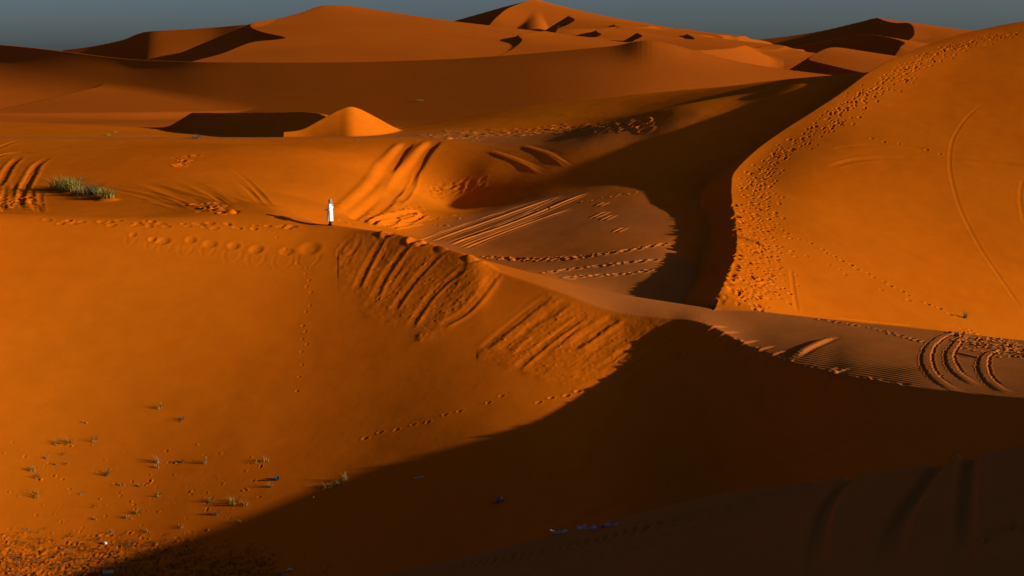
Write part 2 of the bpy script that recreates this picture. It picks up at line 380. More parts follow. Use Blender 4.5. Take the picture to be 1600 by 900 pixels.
def inside(q):
    i0, i1 = np.searchsorted(Y, [q[:, 1].min(), q[:, 1].max()]); u = q[:, 0]/q[:, 1]; j0, j1 = np.searchsorted(U, [u.min(), u.max()])
    s = (slice(i0, i1), slice(j0, j1)); x, y = GX[s], GY[s]; m = np.zeros(x.shape, bool)
    for k in range(len(q)):
        x1, y1 = q[k]; x2, y2 = q[(k+1) % len(q)]
        c = (y1 > y) != (y2 > y)
        with np.errstate(divide='ignore', invalid='ignore'): m ^= c & (x < (x2-x1)*(y-y1)/(y2-y1)+x1)
    return s, m
def blur2(a, ni, nj):
    for n, ax in ((ni, 0), (nj, 1)):
        if n < 1: continue
        k = np.ones(2*n+1)/(2*n+1)
        for _ in range(2): a = np.apply_along_axis(lambda v: np.convolve(np.pad(v, n, 'edge'), k, 'valid'), ax, a)
    return a

# gentle unevenness everywhere near by
mm = slice(0, int(np.searchsorted(Y, 260)))
Z[mm] += .035*fbm(GX[mm], GY[mm], 7.0, 31, 3)*sstep(20, 50, GY[mm]) + .004*fbm(GX[mm], GY[mm], .9, 41, 3)
Z0 = Z.copy()

GR = .22
# --- slides down the near face: slabs with a raised toe, grooves and crumbs
def slab(poly, th, seed, ni=2, nj=1):
    s, m_ = region(poly); a = blur2(m_.astype(float), ni, nj)
    Z[s] += th*a + (.012 if seed == 51 else .016)*a*fbm(GX[s], GY[s], .8, seed, 4, .65)
slab([(545,366),(575,362),(640,376),(700,392),(760,410),(778,430),(752,470),(710,505),(672,533),(650,536),(640,520),(610,515),(580,500),(562,480),(560,450),(535,452),(528,425),(530,385)], .028, 51, 5, 3)
slab([(855,458),(905,478),(960,492),(1040,500),(1090,507),(1060,530),(1000,560),(940,590),(898,607),(860,600),(820,585),(780,572),(748,562),(745,552),(800,510),(835,475)], .025, 61)
slab([(735,402),(778,428),(740,478),(690,520),(655,534),(648,528),(690,480)], .03, 71)
toe = np.array([(545,455),(575,475),(620,495),(650,530),(700,515),(745,545),(790,578),(860,600),(930,604),(1000,575),(1095,520)], float)
tops = np.array([(545,372),(575,368),(620,374),(680,390),(740,410),(790,432),(870,462),(960,493),(1040,501),(1095,508)], float)
def slide_ends(k):                    # top point at column k, and its foot down the slope
    t0 = np.array([k, np.interp(k, tops[:, 0], tops[:, 1])])
    sl_ = np.interp(k, [545, 620, 700, 780, 870, 1000, 1095], [2.6, 1.7, 1.15, .95, .80, .72, .62])   # rows per column, down-left
    n = 1
    while n < 260:
        px, py = k-n, t0[1]+n*sl_
        if py >= np.interp(px, toe[:, 0], toe[:, 1]) - 2: break
        n += 2
    return t0, np.array([k-n, t0[1]+n*sl_])
for k in np.r_[rng.uniform(548, 775, 30), rng.uniform(850, 1090, 46)]:
    a, b = slide_ends(k)
    f0, f1 = rng.uniform(0, .25), rng.uniform(.55, 1.0)
    mid = a+(b-a)*(f0+f1)/2 + rng.normal(0, 3.5, 2); f0, f1 = f0*rng.uniform(.5, 1.6), f1*rng.uniform(.7, 1)
    groove([tuple(a+(b-a)*f0), tuple(mid), tuple(a+(b-a)*f1)], rng.uniform(.08, .32), rng.uniform(.01, .075)*rng.uniform(.4, 1), .6, rng.uniform(.2, .5), side=.35)
for k, f0, f1, w, dp in [(862,.02,1.0,.28,.11),(888,0,.9,.30,.10),(965,0,.55,.34,.16),(776,.0,.9,.26,.15),(640,0,.9,.22,.11),(598,0,.95,.22,.10),(690,.0,1,.22,.10),(1086,0,.9,.25,.10),(930,.1,1,.22,.10),(738,.05,1,.22,.1)]:
    a, b = slide_ends(k); groove([tuple(a+(b-a)*f0), tuple((a+b)/2+rng.normal(0, 4, 2)), tuple(a+(b-a)*f1)], w, dp, .9, .12, side=.5)
for k in range(240):                  # crumbs
    a, b = slide_ends(rng.choice([rng.uniform(600, 775), rng.uniform(860, 1085)])); h = hit(*(a+(b-a)*rng.beta(1.5, 1.2)))
    dent(h[0], h[1], rng.uniform(.05, .12), -rng.uniform(.01, .03), 0)
# worn notches and lumps along the crest
for px, d in [(606,.12),(648,.22),(654,-.10),(660,.12),(690,-.06),(742,.08),(736,-.08),(600,-.08)]:
    h = hit(px, np.interp(px, PX, cROW)+3); dent(h[0], h[1]+.2, .38, d, .3)

# --- prints along the crest left of the walker, with the sand slid out below each
for px, row, r in [(208,366,.34),(240,373,.34),(262,376,.38),(294,377,.46),(328,380,.42),(368,384,.58),(404,390,.58),(446,392,.66),(486,387,.75)]:
    h = hit(px, row); dent(h[0]+rng.normal(0, .1), h[1]+rng.normal(0, .1), r*rng.uniform(.55, .85), rng.uniform(.045, .08), .2, rng.uniform(.9, 1.3), rng.uniform(0, 3))
    for sx in (-.8, .8):
        p = np.array([[h[0]+sx*r, h[1]-.5*r, 0], [h[0]+sx*r*1.15, h[1]-2.0*r, 0], [h[0]+sx*r*.3, h[1]-3.4*r, 0]]); groove(cr(p, 20), .12, .035, .5, .3)
groove([(556,366),(535,385),(530,398),(545,400),(560,380),(556,366)], .16, .06, .8, .3)
for k in range(46):
    px = rng.uniform(60, 470); h = hit(px, np.interp(px, PX, cROW)+rng.uniform(5, 13)); dent(h[0], h[1], rng.uniform(.11, .2), rng.uniform(.025, .06), .3, 1.5, rng.uniform(-.4, .4))
step_trail([(425,362),(435,378),(445,392),(475,420),(482,460),(476,520),(474,570),(466,610)], .7, .10, .022, .1, .3)
step_trail([(570,684),(630,668),(690,651),(740,635),(785,620)], .75, .09, .035, .08)
step_trail([(905,612),(840,628)], .8, .11, .05, .08)

# --- clods where the bowl's floor is hard, bottom left
for k in range(1500):
    px = rng.uniform(-60, 520); row = rng.triangular(815, 905, 905)
    if row < np.interp(px, [0, 250, 500], [826, 838, 868])+rng.normal(0, 8): continue
    h = hit(px, row); dent(h[0], h[1], rng.uniform(.04, .10), rng.normal(-.006, .018), .3, rng.uniform(1, 1.8), rng.uniform(0, 3))
for k in range(160):
    px = rng.uniform(0, 430); row = rng.uniform(690, 845); h = hit(px, row); dent(h[0], h[1], rng.uniform(.05, .09), rng.normal(0, .02), .3)

GR = .75
# --- the valley behind: wheel tracks and trails
for (a, b, c), w, d in [(((652,378),(760,340),(868,300)),.12,.12),(((676,378),(790,338),(905,298)),.17,.17),(((690,383),(800,343),(918,299)),.13,.13),(((704,384),(815,345),(930,298)),.16,.17),(((716,388),(770,367),(860,331)),.14,.13),
                        (((725,390),(800,360),(885,322)),.16,.17),(((735,372),(820,337),(880,312)),.12,.10),(((665,372),(720,352),(800,322)),.10,.09)]:
    groove([a, b, (c[0]+rng.uniform(-25, 25), c[1]-rng.uniform(-3, 3))], w, d*rng.uniform(.5, 1), .8, rng.uniform(.1, .35), side=.3)
step_trail([(760,401),(800,405),(850,404),(900,402),(950,396),(1000,388),(1038,382)], .5, .19, .15, .16, .02)
step_trail([(770,403),(830,407),(900,404),(940,398)], .55, .17, .13, .2, .15)
step_trail([(850,427),(900,420),(950,414),(1000,409),(1028,405)], .55, .2, .15, .16, .04)
step_trail([(882,434),(930,431),(980,428),(1014,423)], .55, .2, .15, .16, .04)
step_trail([(845,330),(900,318),(950,308),(1000,300)], .8, .15, .10, .14, .25)
for px, row, l in [(936,337,30),(950,341,22),(968,360,20),(940,320,18)]:
    groove([(px-l*.5, row+l*.18), (px, row), (px+l*.5, row-l*.25)], .16, .10, .9, .3)
# two broad runs down the slope to the walker's right
for (pts, w, d) in [([(640,222),(624,240),(606,266),(585,298),(560,322),(534,343)],.62,.34),([(682,219),(664,238),(648,262),(622,292),(592,320),(552,347)],.66,.36)]:
    groove(pts, w, d, .25, .1, side=-.8)
groove([(652,262),(646,285),(634,306),(616,322)], .25, .10, .8, .2)
for pts in [[(662,334),(650,331),(625,336),(600,343),(575,348)],[(664,334),(648,344),(625,350),(600,353)],[(626,340),(612,339),(595,344),(580,350)],[(626,341),(612,348),(598,352)],[(655,348),(630,352),(612,355)]]:
    groove(pts, .22, .17, .7, .1)
for k in range(70):
    px = rng.normal(640, 60); row = rng.normal(338, 9)
    if row > np.interp(px, PX, cROW)-3: continue
    h = hit(px, row); dent(h[0], h[1], rng.uniform(.1, .25), rng.normal(.02, .07), .4, 1.5, rng.uniform(-.5, .5))
for k in range(90):
    px = rng.normal(705, 28); row = 293-(px-705)*.16+rng.normal(0, 5); h = hit(px, row); dent(h[0], h[1], rng.uniform(.1, .26), rng.uniform(.01, .05), .4, 1.8, rng.uniform(-.4, .4))
for pts in [[(760,235),(800,249),(828,262),(846,272)],[(812,227),(848,239),(870,250),(888,261)]]:
    p = hits(pts); groove(p, .42, -.14, .1, .25, side=.4)
    for k in range(3):
        groove(p[int(len(p)*.55):]+np.array([rng.uniform(-.4, .7), rng.uniform(-.6, .8), 0]), .14, .025, .4, .4)
# fan of soft furrows left of the walker
for k in range(20):
    a = rng.uniform(0, 1); e = (445-a*150+rng.normal(0, 6), 331-a*2+rng.normal(0, 2)); st = (e[0]-rng.uniform(60, 170), e[1]-rng.uniform(30, 85)*(1-.45*a))
    groove([st, ((st[0]+e[0])/2+rng.normal(4, 3), (st[1]+e[1])/2-5), e], rng.uniform(.15, .6), rng.uniform(.012, .045), .6, .45)
for k in range(26):
    h = hit(rng.normal(325, 14), rng.normal(327, 4)); dent(h[0], h[1], rng.uniform(.15, .35), rng.normal(.03, .09), .4)
    h = hit(rng.normal(284, 9), rng.normal(249, 6)); dent(h[0], h[1], rng.uniform(.15, .35), rng.normal(.02, .08), .4)
# wheel tracks at the left edge
for pts, w, d in [([(-30,262),(0,244),(30,238),(72,241)],.25,.12),([(-20,300),(0,286),(14,262),(32,243)],.30,.20),([(80,243),(58,258),(46,278),(36,298),(30,318),(33,331)],.30,.24),([(62,262),(50,280),(40,300)],.2,.08),
                  ([(12,288),(8,305),(3,318),(10,330)],.25,.16),([(24,282),(19,305),(20,330)],.22,.14),([(50,288),(48,305),(54,320),(62,333)],.22,.12),([(66,296),(62,310),(66,333)],.18,.08),([(-40,250),(0,230),(30,220),(60,218)],.3,.10),([(-10,318),(8,324),(18,312)],.22,.12)]:
    groove(pts, w, d*.5, .5, .25, jit=.03)
for k in range(30):
    h = hit(rng.uniform(0, 60), rng.uniform(305, 332)); dent(h[0], h[1], rng.uniform(.15, .3), rng.normal(.03, .07), .4)
for px, row in ((98,297),(113,301),(130,306),(145,307),(156,309),(168,313)):   # sand heaped round the grass clumps
    h = hit(px, row); dent(h[0], h[1], .75, -.16, 0)
# trampled edge of the shelf
for k in range(170):
    px = rng.uniform(655, 1010); row = np.interp(px, [640, 800, 900, 1000, 1090], [214, 207, 201, 193, 182])+rng.normal(0, 4); h = hit(px, row)
    if h[1] < 230: dent(h[0], h[1], rng.uniform(.2, .4), rng.uniform(.05, .16), .5, 1.6, rng.uniform(-.4, .4))

# --- the right dune: trampled crest, trails and thin cracks
cxy = np.array([hit(*p)[:2] for p in [(1128,476),(1142,440),(1154,410),(1156,380),(1153,345),(1148,310),(1149,290),(1158,268),(1205,228),(1302,163),(1382,108),(1480,68),(1585,44)]])
cl = resample(np.c_[cxy, np.zeros(len(cxy))], .2); td = np.gradient(cl[:, :2], axis=0); td /= np.linalg.norm(td, axis=1)[:, None]+1e-9
for k in range(950):
    t = int(len(cl)*rng.beta(1.0, 1.15)); t = min(t, len(cl)-1)
    off = rng.choice([rng.normal(1.2, .5), rng.normal(2.2, .5), rng.uniform(.2, 4.0)], p=[.45, .35, .2])
    dent(cl[t, 0]+td[t, 1]*off, cl[t, 1]-td[t, 0]*off, rng.uniform(.08, .14), rng.uniform(.05, .12), .2, rng.uniform(1, 1.6), rng.uniform(0, 3))
for k in range(110):                  # worn, crumbling brink
    t = rng.integers(0, int(len(cl)*.33)); dent(cl[t, 0]-td[t, 1]*.1, cl[t, 1]+td[t, 0]*.1, rng.uniform(.15, .35), rng.normal(.03, .07), .2)
h = hit(1158, 372); groove(np.array([[h[0]-1.2, h[1]+.6, 0], [h[0], h[1], 0], [h[0]+1.6, h[1]-.9, 0]]), .4, .25, .6, .2)
step_trail([(1210,355),(1260,378),(1330,415),(1400,450),(1450,475),(1500,497)], .75, .13, .07, .12, .25)
step_trail([(1222,385),(1290,410),(1340,438),(1420,470)], .9, .12, .05, .12, .3)
step_trail([(1340,212),(1400,225),(1470,240)], 1.2, .12, .05, .1, .3)
for pts, w, d in [([(1540,158),(1510,185),(1490,215),(1484,245),(1486,275),(1500,325),(1530,385),(1560,430),(1600,488)],.13,.02),([(1598,280),(1594,310),(1600,350)],.14,.018),([(1236,420),(1240,455),(1246,488)],.12,.03),
                  ([(1290,262),(1340,250),(1400,247),(1480,250),(1540,254),(1610,260)],.3,.06),([(1300,232),(1370,227),(1450,232)],.25,.04)]:
    groove(pts, w, d, .4, .1)

# --- the cap: ripples, wheel tracks, trampled patch
i0, i1 = np.searchsorted(Y, [50, 90]); s = (slice(i0, i1), slice(int(np.searchsorted(PX, 1000)), int(np.searchsorted(PX, 1690))))
x, y = GX[s], GY[s]; dcap = y-cDEP[None, s[1]]; pxw = PX[None, s[1]]
ph = (x*.93+y*.36)*2*math.pi/.30 + 1.6*fbm(x, y, 3.0, 81, 2)
mask = sstep(1190, 1300, pxw)*sstep(1480, 1420, pxw)*sstep(6.5, 1.0, dcap)*(dcap > .05) + .35*sstep(1120, 1250, pxw)*(dcap > .05)*sstep(11, 6, dcap)
mask = mask*(.6+.4*vnoise(x/2.5, y/2.5, 85))
tri = np.abs((ph/(2*math.pi)) % 1 - .62); tri = np.clip(np.minimum(tri/.62, 1), 0, 1)
Z[s] += .022*mask*np.sin(ph)
for pts, w_, d in [([(1494,518),(1472,526),(1455,540),(1448,556),(1450,572),(1464,592),(1492,610),(1530,620)],.20,.085),([(1512,522),(1494,538),(1484,554),(1488,572),(1502,588),(1530,605)],.18,.075),
            ([(1572,543),(1546,552),(1536,566),(1540,586),(1556,604),(1580,616)],.19,.08)]:
    p = hits(pts); groove(p, w_, -.045, 0, .12, jit=.015, seed=len(pts))
    for sd_ in (-1, 1):
        t_ = np.gradient(p[:, :2], axis=0); t_ /= np.linalg.norm(t_, axis=1)[:, None]; q_ = p.copy(); q_[:, 0] -= t_[:, 1]*sd_*w_*1.25; q_[:, 1] += t_[:, 0]*sd_*w_*1.25
        groove(q_[:int(len(q_)*.8)], .05, .06, .35, .2, jit=.03, seed=3+sd_)
groove([(1486,550),(1510,556),(1528,560)], .12, .06, .5, .2)
step_trail([(1285,500),(1330,507),(1370,514),(1410,526),(1445,535)], .6, .12, .08, .06, .1)
groove([(1300,497),(1360,503),(1440,511)], .12, .05, .3, .2)
for k in range(240):
    px = rng.uniform(1490, 1610); row = np.interp(px, [1490, 1600], [524, 548])+rng.normal(0, 6); h = hit(px, row); dent(h[0], h[1], rng.uniform(.07, .15), rng.normal(.04, .06), .4)
groove([(1305,525),(1260,545),(1235,562)], .25, -.16, .2, .3)
groove([(1310,575),(1285,581)], .25, -.10, .2, .3)
for k in range(60):                   # ragged brink
    px = rng.uniform(1090, 1420); h = hit(px, np.interp(px, PX, cROW)-2); dent(h[0], h[1], rng.uniform(.1, .2), rng.normal(.0, .03), .2)
for px in (1112, 1130, 1160, 1185, 1205, 1300):
    h = hit(px, np.interp(px, PX, cROW)+1); groove(np.array([[h[0]+1.0, h[1]+.6, 0], [h[0], h[1], 0], [h[0]-.8, h[1]-.6, 0]]), .15, -.10, .2, .3)

# --- the shaded foreground: wheel tracks along the edge, and the broad gouges; faint creases on the shaded face
for pts, w, d in [([(600,900),(800,872),(1000,830),(1160,790),(1250,768)],.10,.07),([(760,872),(900,846),(1100,796),(1300,748)],.10,.05),([(700,882),(860,855),(1000,822),(1200,772)],.08,.04),([(800,900),(950,866),(1150,808)],.10,.06),([(650,899),(900,855),(1060,810)],.06,.03)]:
    groove(pts, w, d, .5, .15)
for pts, w, d in [([(1372,735),(1340,743),(1312,760),(1293,786),(1281,820),(1276,860),(1274,960)],.10,.075),([(1500,706),(1474,716),(1452,738),(1425,775),(1403,810),(1392,850),(1386,960)],.12,.10),([(1522,702),(1514,720),(1509,760),(1505,830),(1500,960)],.09,.075),([(1540,690),(1510,700),(1480,716)],.10,.06)]:
    groove(pts, w, d, .3, .1)
groove([(1600,820),(1560,832),(1520,850)], .08, .04, .4, .2)
for pts in [[(830,848),(930,790),(1000,745)],[(950,820),(1050,752),(1150,700),(1240,645)],[(1200,730),(1300,690),(1400,650)],[(1380,700),(1480,660),(1590,630)]]:
    groove(pts, .35, .10, .5, .3)
Zd = Z - Z0

# ------------------------------------------------------------------ where the coarse tone lies (flat ground): browner grains plus painted-in dim grazing light
COARSE_DIM_F = np.zeros_like(Z)
def coarse_dim_patch(poly, v, ni, nj):
    s, m_ = region(poly)
    s = (slice(max(0, s[0].start-3*ni), s[0].stop+3*ni), slice(max(0, s[1].start-3*nj), s[1].stop+3*nj))
    q = np.array([hit(*p)[:2] for p in poly]); M = np.zeros((NY, NU), np.float32); ss, mm_ = inside(q); M[ss] = mm_
    a = blur2(M[s].astype(float), ni, nj)*v; a = a*(.85+.3*vnoise(GX[s]/9, GY[s]/9, 77))
    COARSE_DIM_F[s] = np.maximum(COARSE_DIM_F[s], np.where(np.isin(ID[s], (0,)), a, 0))
coarse_dim_patch([(640,374),(660,358),(720,338),(800,317),(900,296),(960,288),(1010,300),(1060,345),(1060,400),(1040,450),(1110,478),(1000,466),(900,446),(800,412),(740,402),(690,386)], .9, 10, 12)
coarse_dim_patch([(-40,216.5),(200,217),(420,217),(620,215),(700,216),(800,235),(900,236),(1000,222),(1110,190),(1090,178),(1000,192),(900,200),(800,206),(640,208),(420,213),(0,213)], .8, 8, 12)
capm = (GY[mm] > cDEP[None, :]) & (GY[mm] < cDEP[None, :]+22) & (PX[None, :] > 740)
c_ = np.where(capm & (ID[mm] < 2), .9*sstep(740, 1000, np.repeat(PX[None, :], capm.shape[0], 0)), 0)
COARSE_DIM_F[mm] = np.maximum(COARSE_DIM_F[mm], blur2(c_, 2, 3))
COARSE_DIM_F[:, :] = np.where(ID == 3, 1.0, COARSE_DIM_F)  # whole foreground dune too: its shade's grey put into the colour
COARSE_DIM_F = np.clip(COARSE_DIM_F, 0, 1)
# ------------------------------------------------------------------ sand material
def new_mat(name):
    m = bpy.data.materials.new(name); m.use_nodes = True
    nt = m.node_tree; nt.nodes.clear()
    o = nt.nodes.new('ShaderNodeOutputMaterial'); p = nt.nodes.new('ShaderNodeBsdfPrincipled')
    nt.links.new(p.outputs[0], o.inputs['Surface'])
    return m, nt, p
def sand_mat():
    m, nt, p = new_mat('sand'); N = nt.nodes.new; Lk = nt.links.new
    p.inputs['Roughness'].default_value = 1.0; p.inputs['Specular IOR Level'].default_value = 0.0
    geo = N('ShaderNodeNewGeometry')
    at = N('ShaderNodeAttribute'); at.attribute_name = 'coarse_dim'
    n1 = N('ShaderNodeTexNoise'); n1.inputs['Scale'].default_value = .035; n1.inputs['Detail'].default_value = 5
    mp = N('ShaderNodeMapping'); mp.inputs['Scale'].default_value = (.9, .35, 2.2); mp.inputs['Rotation'].default_value = (0, 0, R(35))
    Lk(geo.outputs['Position'], mp.inputs['Vector'])
    n4 = N('ShaderNodeTexNoise'); n4.inputs['Scale'].default_value = .9; n4.inputs['Detail'].default_value = 6; n4.inputs['Roughness'].default_value = .6
    Lk(mp.outputs[0], n4.inputs['Vector'])
    n2 = N('ShaderNodeTexNoise'); n2.inputs['Scale'].default_value = 9.0; n2.inputs['Detail'].default_value = 6; n2.inputs['Roughness'].default_value = .7
    Lk(geo.outputs['Position'], n1.inputs['Vector']); Lk(geo.outputs['Position'], n2.inputs['Vector'])
    r1 = N('ShaderNodeValToRGB'); cr_ = r1.color_ramp
    cr_.elements[0].position = .3; cr_.elements[0].color = FINE_A
    cr_.elements[1].position = .7; cr_.elements[1].color = FINE_B
    Lk(n1.outputs['Fac'], r1.inputs['Fac'])
    mx = N('ShaderNodeMix'); mx.data_type = 'RGBA'
    Lk(at.outputs['Fac'], mx.inputs['Factor']); Lk(r1.outputs[0], mx.inputs[6]); mx.inputs[7].default_value = COARSE_DIM
    a2 = N('ShaderNodeAttribute'); a2.attribute_name = 'red_dim'
    mr = N('ShaderNodeMix'); mr.data_type = 'RGBA'; Lk(a2.outputs['Fac'], mr.inputs['Factor']); Lk(mx.outputs[2], mr.inputs[6]); mr.inputs[7].default_value = RED_DIM
    mx = mr
    m2 = N('ShaderNodeMix'); m2.data_type = 'RGBA'; m2.blend_type = 'MULTIPLY'; m2.inputs['Factor'].default_value = 1
    r2 = N('ShaderNodeMapRange'); r2.inputs['From Min'].default_value = .3; r2.inputs['From Max'].default_value = .7; r2.inputs['To Min'].default_value = .9; r2.inputs['To Max'].default_value = 1.08
    av = N('ShaderNodeMath'); av.operation = 'MULTIPLY_ADD'; av.inputs[1].default_value = .55
    Lk(n4.outputs['Fac'], av.inputs[0]); hf = N('ShaderNodeMath'); hf.operation = 'MULTIPLY'; hf.inputs[1].default_value = .45; Lk(n2.outputs['Fac'], hf.inputs[0]); Lk(hf.outputs[0], av.inputs[2])
    Lk(av.outputs[0], r2.inputs['Value']); Lk(mx.outputs[2], m2.inputs[6]); Lk(r2.outputs[0], m2.inputs[7])
    Lk(m2.outputs[2], p.inputs['Base Color'])
    b = N('ShaderNodeBump'); b.inputs['Strength'].default_value = .14; b.inputs['Distance'].default_value = .03
    n3 = N('ShaderNodeTexNoise'); n3.inputs['Scale'].default_value = 5.0; n3.inputs['Detail'].default_value = 7; n3.inputs['Roughness'].default_value = .65
    Lk(geo.outputs['Position'], n3.inputs['Vector']); Lk(n3.outputs['Fac'], b.inputs['Height']); Lk(b.outputs[0], p.inputs['Normal'])
    return m
FINE_A = (.54, .108, .003, 1); FINE_B = (.64, .150, .005, 1); COARSE_DIM = (.42, .125, .026, 1); RED_DIM = (.42, .090, .008, 1)  # last two: browner and redder sand, dimmer light mixed into the colour
SAND = sand_mat()

# ------------------------------------------------------------------ the height field becomes meshes, one per dune
NAMES = {0: 'sand_ground', 3: 'foreground_dune'}
dzx = np.empty_like(Z); 
X3 = np.stack([GX, GY, Z], -1)
du = np.empty_like(X3); du[:, 1:-1] = X3[:, 2:]-X3[:, :-2]; du[:, 0] = X3[:, 1]-X3[:, 0]; du[:, -1] = X3[:, -1]-X3[:, -2]
dv = np.empty_like(X3); dv[1:-1] = X3[2:]-X3[:-2]; dv[0] = X3[1]-X3[0]; dv[-1] = X3[-1]-X3[-2]
NRM = np.cross(du, dv); NRM /= np.linalg.norm(NRM, axis=-1, keepdims=True)
X3[..., 2] += CZ
fid = ID[:-1, :-1].ravel()
ii, jj = np.meshgrid(np.arange(NY-1), np.arange(NU-1), indexing='ij')
v0 = (ii*NU+jj).ravel()
quads = np.stack([v0, v0+1, v0+NU+1, v0+NU], -1)
CO = X3.reshape(-1, 3); NR = NRM.reshape(-1, 3); CF = COARSE_DIM_F.reshape(-1)
RFAR = sstep(205, 300, GY).reshape(-1)*(.85+.15*vnoise(GX/60, GY/60, 55)).reshape(-1)  # redder sand with distance, the far field's dimness put into its colour
def grid_object(name, q, co, nr, cf, rf=None):
    rf = np.zeros(len(co)) if rf is None else rf
    used = np.unique(q); remap = np.full(len(co), -1, np.int64); remap[used] = np.arange(len(used))
    q = remap[q]; me = bpy.data.meshes.new(name)
    me.vertices.add(len(used)); me.vertices.foreach_set('co', co[used].astype(np.float32).ravel())
    me.loops.add(q.size); me.loops.foreach_set('vertex_index', q.astype(np.int32).ravel())
    me.polygons.add(len(q)); me.polygons.foreach_set('loop_start', np.arange(0, q.size, 4, dtype=np.int32))
    me.update(calc_edges=True)
    a = me.attributes.new('coarse_dim', 'FLOAT', 'POINT'); a.data.foreach_set('value', cf[used].astype(np.float32))
    a = me.attributes.new('red_dim', 'FLOAT', 'POINT'); a.data.foreach_set('value', rf[used].astype(np.float32))
    me.polygons.foreach_set('use_smooth', np.ones(len(q), bool))
    me.normals_split_custom_set_from_vertices(nr[used].astype(np.float32))
    me.materials.append(SAND)
    o = bpy.data.objects.new(name, me); scene.collection.objects.link(o); o['kind'] = 'structure'
    return o
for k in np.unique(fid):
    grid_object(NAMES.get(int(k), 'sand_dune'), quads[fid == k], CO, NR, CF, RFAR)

# the plain under and beyond everything, and the dune behind the camera whose shade lies on the foreground
gxx, gyy = np.meshgrid(np.linspace(-9000, 9000, 61), np.linspace(-3000, 15000, 61), indexing='xy')
co = np.stack([gxx, gyy, np.full_like(gxx, CZ-29)], -1).reshape(-1, 3)
v = (np.arange(60)[:, None]*61+np.arange(60)).ravel(); q = np.stack([v, v+1, v+62, v+61], -1)
grid_object('desert_plain', q, co, np.tile([0, 0, 1.], (len(co), 1)), np.zeros(len(co)))
hx = np.linspace(-40, 140, 181); hy = np.linspace(-100, 32, 133); hX, hY = np.meshgrid(hx, hy, indexing='xy')
hr = np.hypot((hX-40)/1.35, (hY+1))
hZ = -34 + 50*np.exp(-(hr/21)**2) + .4*vnoise(hX/9, hY/9, 12)
dx = np.gradient(hZ, hx, axis=1); dy = np.gradient(hZ, hy, axis=0)
nn = np.stack([-dx, -dy, np.ones_like(dx)], -1); nn /= np.linalg.norm(nn, axis=-1, keepdims=True)
v = (np.arange(132)[:, None]*181+np.arange(180)).ravel(); q = np.stack([v, v+1, v+182, v+181], -1)
grid_object('sand_dune', q, np.stack([hX, hY, hZ+CZ], -1).reshape(-1, 3), nn.reshape(-1, 3), np.zeros(hX.size))
# ------------------------------------------------------------------ things on the sand
def ground(x, y):
    u = x/y; j = int(np.clip(np.searchsorted(U, u)-1, 0, NU-2)); i = int(np.clip(np.searchsorted(Y, y)-1, 0, NY-2))
    a = (u-U[j])/(U[j+1]-U[j]); b = (y-Y[i])/(Y[i+1]-Y[i])
    return float((Z[i, j]*(1-a)+Z[i, j+1]*a)*(1-b)+(Z[i+1, j]*(1-a)+Z[i+1, j+1]*a)*b)
def spot(px, row):
    h = hit(px, row); return Vector((h[0], h[1], ground(h[0], h[1])+CZ))
def link(name, me, mat=None, parent=None, smooth=True):
    if mat: me.materials.append(mat)
    if smooth: me.polygons.foreach_set('use_smooth', [True]*len(me.polygons))
    o = bpy.data.objects.new(name, me); scene.collection.objects.link(o)
    if parent: o.parent = parent
    return o
def tag(o, label, cat, group=None):
    o['label'] = label; o['category'] = cat
    if group: o['group'] = group
    return o
def simple_mat(name, c1, c2, scale=8.0, rough=.9, spec=.1, trans=0):
    m, nt, p = new_mat(name); n = nt.nodes.new('ShaderNodeTexNoise'); n.inputs['Scale'].default_value = scale; n.inputs['Detail'].default_value = 4
    tc = nt.nodes.new('ShaderNodeTexCoord'); nt.links.new(tc.outputs['Object'], n.inputs['Vector'])
    r = nt.nodes.new('ShaderNodeValToRGB'); r.color_ramp.elements[0].position = .35; r.color_ramp.elements[1].position = .65
    r.color_ramp.elements[0].color = (*c1, 1); r.color_ramp.elements[1].color = (*c2, 1)
    nt.links.new(n.outputs['Fac'], r.inputs['Fac']); nt.links.new(r.outputs[0], p.inputs['Base Color'])
    p.inputs['Roughness'].default_value = rough; p.inputs['Specular IOR Level'].default_value = spec
    return m
M_SKIN = simple_mat('skin', (.16, .08, .045), (.20, .10, .06), 20, .6)
M_ROBE = simple_mat('white_cotton', (.80, .78, .76), (.86, .84, .82), 6)
M_SCARF = simple_mat('pale_blue_cotton', (.42, .50, .66), (.60, .66, .78), 25)
M_DARK = simple_mat('dark_cloth', (.012, .011, .012), (.022, .02, .02), 12)
M_SHOE = simple_mat('dark_leather', (.015, .01, .008), (.03, .02, .015), 30, .6)
M_EYE = simple_mat('eye', (.02, .015, .01), (.03, .02, .015), 5, .3)

def skin_mesh(name, verts, edges, radii, root=0, sub=2):
    me = bpy.data.meshes.new(name); me.from_pydata(verts, edges, []); me.update()
    o = bpy.data.objects.new(name, me); scene.collection.objects.link(o)
    sk = o.modifiers.new('skin', 'SKIN'); sk.use_smooth_shade = True; sk.branch_smoothing = .3
    for i, r in enumerate(radii):
        v = me.skin_vertices[0].data[i]; v.radius = r if isinstance(r, tuple) else (r, r); v.use_root = (i == root)
    ss = o.modifiers.new('sub', 'SUBSURF'); ss.levels = sub; ss.render_levels = sub
    dg = bpy.context.evaluated_depsgraph_get(); out = bpy.data.meshes.new_from_object(o.evaluated_get(dg))
    bpy.data.objects.remove(o); bpy.data.meshes.remove(me); out.name = name
    return out
def loft(rings, cap=(True, True), closed=True):
    """rings: list of lists of points, same count"""
    bm = bmesh.new(); n = len(rings[0]); vv = [[bm.verts.new(p) for p in r] for r in rings]
    for a, b in zip(vv[:-1], vv[1:]):
        for k in range(n if closed else n-1):
            q = (k+1) % n; bm.faces.new((a[k], a[q], b[q], b[k]))
    if cap[0] and closed: bm.faces.new(vv[0][::-1])
    if cap[1] and closed: bm.faces.new(vv[-1])
    return bm
